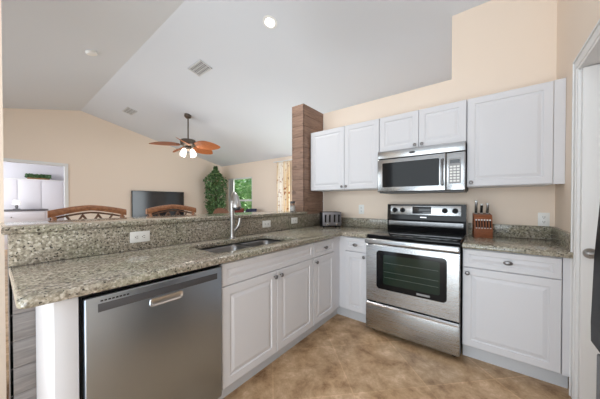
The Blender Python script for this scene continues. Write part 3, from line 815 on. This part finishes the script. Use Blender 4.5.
# ceiling fan
FX, FY = -4.365, -.204; FZ = ceil_z(FY)
t = thing('ceiling_fan', 'bronze ceiling fan with leaf-shaped rattan blades and lit frosted lamps', 'ceiling fan', (FX, FY, 0))
bm = nbm(); add_lathe(bm, [(.035, -.08), (.07, -.05), (.075, -.0), (.07, .012)], 24, Matrix.Translation((0, 0, FZ)) @ Matrix.Rotation(-math.atan(SN), 4, 'X')); obj('canopy', bm, 'fan_metal', t)
bm = nbm(); add_cyl(bm, (0, 0, 2.60), (0, 0, FZ - .05), .014); obj('downrod', bm, 'fan_metal', t)
bm = nbm(); add_lathe(bm, [(.02, 2.64), (.06, 2.62), (.15, 2.61), (.165, 2.57), (.155, 2.50), (.10, 2.47), (.05, 2.46)], 28); obj('motor_housing', bm, 'fan_metal', t)
for k, a in enumerate((0, 72, 144, 216, 288)):
    aa = R(a + 33)
    bm = nbm(); n = 14; L = []; Rr = []; Lb = []; Rb = []
    for i in range(n + 1):
        u = i / n; x = .17 + u * .57; wd = .120 * (sin(pi * min(1, .12 + u * .88)) ** .75) * (1 if u < .97 else .6) + .012
        z = 2.515 - .05 * u * u - .02
        L.append(bm.verts.new((x, wd, z - wd * .5))); Rr.append(bm.verts.new((x, -wd, z + wd * .5)))
        Lb.append(bm.verts.new((x, wd, z - wd * .5 - .008))); Rb.append(bm.verts.new((x, -wd, z + wd * .5 - .008)))
    for i in range(n):
        bm.faces.new((L[i], L[i + 1], Rr[i + 1], Rr[i])); bm.faces.new((Lb[i], Rb[i], Rb[i + 1], Lb[i + 1]))
        bm.faces.new((L[i], Lb[i], Lb[i + 1], L[i + 1])); bm.faces.new((Rr[i], Rr[i + 1], Rb[i + 1], Rb[i]))
    bm.faces.new((L[0], Rr[0], Rb[0], Lb[0])); bm.faces.new((L[n], Lb[n], Rb[n], Rr[n]))
    bl = obj('blade', bm, 'fan_blade', t, rot=(0, 0, aa))
    bm = nbm(); add_box(bm, .12, -.02, 2.488, .24, .02, 2.500, .003); obj('blade_bracket', bm, 'fan_metal', bl)
bm = nbm(); add_lathe(bm, [(.05, 2.46), (.075, 2.44), (.07, 2.40), (.03, 2.375), (.012, 2.36)], 24); lk = obj('light_kit', bm, 'fan_metal', t)
for k, a in enumerate((20, 110, 200, 290)):
    aa = R(a); mx = Matrix.Rotation(aa, 4, 'Z') @ Matrix.Translation((.10, 0, 2.40)) @ Matrix.Rotation(R(-24), 4, 'Y')
    bm = nbm(); add_lathe(bm, [(.022, 0), (.040, -.02), (.055, -.09), (.058, -.15), (.050, -.155)], 18, mx); obj('lamp_shade', bm, 'shade', lk)
d = bpy.data.lights.new('fan_lamp', 'POINT'); d.energy = 6; d.color = (1, .9, .78); d.shadow_soft_size = .12
o = bpy.data.objects.new('fan_lamp', d); COL.objects.link(o); o.parent = t; o.location = (0, 0, 2.18)

# things on the ceiling
def on_ceiling(name, label, cat, x, y, group=None):
    a = -math.atan(SN) if y > YR else math.atan(SF)
    return thing(name, label, cat, (x, y, ceil_z(y)), rot=(a, 0, 0), group=group)
def vent(label, x, y):
    t = on_ceiling('ceiling_vent', label, 'vent', x, y, 'ceiling air vents')
    bm = nbm(); W2_, H2_ = .19, .10
    add_box(bm, -W2_, -H2_, -.012, W2_, -H2_ + .022, 0, .002); add_box(bm, -W2_, H2_ - .022, -.012, W2_, H2_, 0, .002)
    add_box(bm, -W2_, -H2_, -.012, -W2_ + .022, H2_, 0, .002); add_box(bm, W2_ - .022, -H2_, -.012, W2_, H2_, 0, .002); obj('frame', bm, 'grille', t)
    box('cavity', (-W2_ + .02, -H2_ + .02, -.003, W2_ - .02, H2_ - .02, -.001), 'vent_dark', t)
    bm = nbm()
    for k in range(9): add_box(bm, -W2_ + .03 + k * .0405, -H2_ + .02, -.010, -W2_ + .046 + k * .0405, H2_ - .02, -.005)
    for k in range(2): add_box(bm, -W2_ + .02, -.035 + k * .06, -.011, W2_ - .02, -.025 + k * .06, -.006)
    obj('louvre', bm, 'grille', t)
vent('white louvred ceiling vent nearest the recessed light', -2.65, -.88)
vent('white louvred ceiling vent near the far gable wall, left of the fan', -5.63, -.93)
t = on_ceiling('smoke_detector', 'round white smoke detector on the left slope of the ceiling', 'smoke detector', -3.54, -2.01)
bm = nbm(); add_lathe(bm, [(.04, -.035), (.06, -.030), (.068, -.012), (.068, 0)], 28); obj('housing', bm, 'plate', t)
t = on_ceiling('recessed_light', 'round lit recessed light in the vaulted ceiling', 'ceiling light', -1.096, -.887)
bm = nbm(); add_lathe(bm, [(.085, 0), (.085, -.006), (.058, -.010), (.054, -.002)], 36); obj('trim_ring', bm, 'plate', t)
bm = nbm(); add_lathe(bm, [(.052, -.012), (.052, -.004)], 32); obj('lens', bm, 'lamp_lit', t)
d = bpy.data.lights.new('recessed_lamp', 'SPOT'); d.energy = 55; d.spot_size = R(140); d.spot_blend = .8; d.shadow_soft_size = .07; d.color = (1, .96, .9)
o = bpy.data.objects.new('recessed_lamp', d); COL.objects.link(o); o.parent = t; o.location = (0, 0, -.03)

# sofa under the window
t = thing('sofa', 'brown wicker sofa with red and navy cushions below the window', 'sofa', (-4.72, 1.80, 0))
bm = nbm(); add_box(bm, -1.0, -.42, .08, 1.0, .42, .42, .02); obj('base', bm, 'wicker', t)
bm = nbm(); add_prism(bm, [(.26, .42), (.34, .84), (.40, .86), (.44, .83), (.42, .42)], 'x', -1.05, 1.05); bmesh.ops.bevel(bm, geom=list(bm.edges), offset=.02, segments=2, affect='EDGES'); obj('backrest', bm, 'wicker', t)
for sx in (-1, 1):
    bm = nbm(); add_box(bm, sx * 1.0 - .06, -.42, .08, sx * 1.0 + .06, .42, .64, .04, 3); obj('arm', bm, 'wicker', t)
for x in (-.64, 0, .64):
    bm = nbm(); add_box(bm, x - .31, -.40, .42, x + .31, .28, .56, .05, 4); obj('seat_cushion', bm, 'cushion', t)
for sx in (-.9, .9):
    for y in (-.36, .36):
        bm = nbm(); add_cyl(bm, (sx, y, 0), (sx, y, .09), .025); obj('leg', bm, 'bark', t)
def pillow(label, x, z, m, lean):
    t = thing('throw_pillow', label, 'pillow', (x, 1.98, z), rot=(R(lean), 0, 0), group='sofa pillows')
    bm = nbm(); r = bmesh.ops.create_grid(bm, x_segments=12, y_segments=12, size=.24)
    vs = list(bm.verts)
    for v in vs:
        u = v.co.x / .24; q = v.co.y / .24; v.co = Vector((v.co.x, .09 * (1 - u ** 4) ** .6 * (1 - q ** 4) ** .6 if abs(u) < .999 and abs(q) < .999 else 0, v.co.y + .24))
    g = bmesh.ops.duplicate(bm, geom=list(bm.verts) + list(bm.faces)); 
    for e in g['geom']:
        if isinstance(e, bmesh.types.BMVert): e.co.y *= -1
    bmesh.ops.remove_doubles(bm, verts=bm.verts, dist=.0005); obj('cover', bm, m, t)
pillow('dull red throw pillow on the sofa below the window', -5.55, .56, 'red', -14)
pillow('navy throw pillow on the right end of the sofa', -4.95, .56, 'navy', -16)

# wicker armchair
t = thing('armchair', 'brown wicker armchair with rounded back, in front of the ficus tree', 'armchair', (-5.02, .72, 0))
bm = nbm(); add_box(bm, -.36, -.36, .10, .36, .34, .42, .03, 3); obj('base', bm, 'wicker', t)
bm = nbm(); add_prism(bm, [(-.40, .40)] + [(-.40 + .80 * i / 12, .86 + .20 * sin(pi * i / 12) ** .6) for i in range(13)] + [(.40, .40)], 'y', .30, .38); bmesh.ops.bevel(bm, geom=list(bm.edges), offset=.015, segments=2, affect='EDGES'); obj('backrest', bm, 'wicker', t)
for sx in (-1, 1):
    bm = nbm(); add_box(bm, sx * .40 - .05, -.36, .10, sx * .40 + .05, .30, .64, .035, 3); obj('arm', bm, 'wicker', t)
bm = nbm(); add_box(bm, -.33, -.34, .42, .33, .28, .54, .05, 4); obj('seat_cushion', bm, 'cushion', t)
for sx in (-.32, .32):
    for y in (-.30, .28):
        bm = nbm(); add_cyl(bm, (sx, y, 0), (sx, y, .11), .025); obj('leg', bm, 'bark', t)

# curtain
t = thing('curtain', 'pale gold curtain panel with brown branch pattern beside the patio door', 'curtain', (-3.80, 2.33, 0))
bm = nbm(); nx, nz = 60, 24; g = []
for j in range(nz + 1):
    row = []
    for i in range(nx + 1):
        u = i / nx; row.append(bm.verts.new((-.27 + .52 * u, .035 * sin(u * 2 * pi * 6) + .008 * sin(j * .6 + u * 9), .03 + 2.38 * j / nz)))
    g.append(row)
for j in range(nz):
    for i in range(nx): bm.faces.new((g[j][i], g[j][i + 1], g[j + 1][i + 1], g[j + 1][i]))
o = obj('cloth', bm, 'curtain', t); s = o.modifiers.new('thick', 'SOLIDIFY'); s.thickness = .003
bm = nbm(); add_cyl(bm, (-.40, 0, 2.43), (2.1, 0, 2.43), .014); add_cyl(bm, (-.35, 0, 2.43), (-.35, .09, 2.43), .008); add_cyl(bm, (2.05, 0, 2.43), (2.05, .09, 2.43), .008)
obj('curtain_rod', bm, 'white_trim', t)

# room beyond the opening
t = thing('built_in_cabinet', 'white built-in cupboard with tall doors beyond the far opening', 'cabinet', (-9.72, -2.4, 0))
box('body', (0, -1.5, 0, .30, 1.3, 1.86), 'hall_paint', t)
for k in range(5):
    y = -2.474 + 2.4 + (k - 2) * .454
    bm = nbm(); add_box(bm, .30, y + .007, .05, .318, y + .447, 1.84, .003); obj('door', bm, 'hall_paint', t)
box('top_board', (0, -1.5, 1.86, .33, 1.3, 1.885), 'white_trim', t)
t = thing('planter', 'low wooden planter of dark greenery on top of the white cupboard', 'planter', (-9.52, -2.06, 1.885))
bm = nbm(); add_box(bm, -.06, -.22, 0, .06, .22, .05, .004); obj('tray', bm, 'pot', t)
bm = nbm(); leaves(bm, 500, .07, lambda r: (r.uniform(-.09, .09), r.uniform(-.25, .25), r.uniform(.05, .15)), rng); obj('greenery', bm, 'leaf_dark', t, sm=False)
t = thing('dresser', 'dark grey topped dresser beyond the far opening', 'dresser', (-9.12, -2.5, 0))
box('body', (-.22, -.75, 0, .22, .55, .985), 'hall_paint', t); box('top', (-.24, -.78, .985, .24, .57, 1.03), 'dresser', t, .004)
for z in (.1, .4, .7):
    bm = nbm(); add_box(bm, .22, -.70, z, .238, .50, z + .26, .003); d_ = obj('drawer', bm, 'hall_paint', t); bm = nbm(); add_cyl(bm, (.238, -.1, z + .13), (.262, -.1, z + .13), .015); obj('knob', bm, 'knob', d_)
t = thing('table_lamp', 'small white lamp standing on the dresser beyond the opening', 'lamp', (-9.10, -2.50, 1.03))
bm = nbm(); add_lathe(bm, [(.07, 0), (.07, .015), (.02, .025), (.035, .07), (.02, .12), (.008, .15), (.008, .17)], 20); obj('base', bm, 'fridge_grey', t)
bm = nbm(); add_lathe(bm, [(.085, .13), (.055, .25), (.053, .25), (.08, .13)], 24); obj('lamp_shade', bm, 'lampshade', t)

# ------------------------------------------------------------------ garden
bm = nbm(); add_box(bm, -16, YW + .14, -.12, 4, 14, -.02)
tag(obj('lawn', bm, 'lawn'), 'green lawn outside the living room window', 'lawn', kind='structure')
def bush(label, x, y, rx, rz, n, seed):
    r = random.Random(seed)
    t = thing('garden_tree', label, 'tree', (x, y, -.02), group='garden trees outside the window')
    bm = nbm(); add_tube(bm, [(0, 0, 0), (.05, 0, rz * .5), (0, .05, rz * 1.2)], [.07, .05, .02], 8); obj('trunk', bm, 'bark', t)
    def f(q):
        a = q.uniform(0, 6.28); s = q.uniform(-1, 1); k = q.random() ** .35; c = math.sqrt(1 - s * s)
        return (rx * k * c * cos(a), rx * .7 * k * c * sin(a), rz + rz * .98 * k * s)
    bm = nbm(); leaves(bm, n, .24, f, r); obj('foliage', bm, 'leaf_out', t, sm=False)
bush('leafy green tree seen through the left part of the window', -10.6, 5.6, 1.45, 1.7, 2600, 1)
bush('leafy green tree seen through the right part of the window', -7.5, 5.4, 1.45, 1.9, 2600, 2)
bush('leafy green tree filling the back of the garden view', -9.9, 9.6, 2.4, 2.5, 3200, 3)
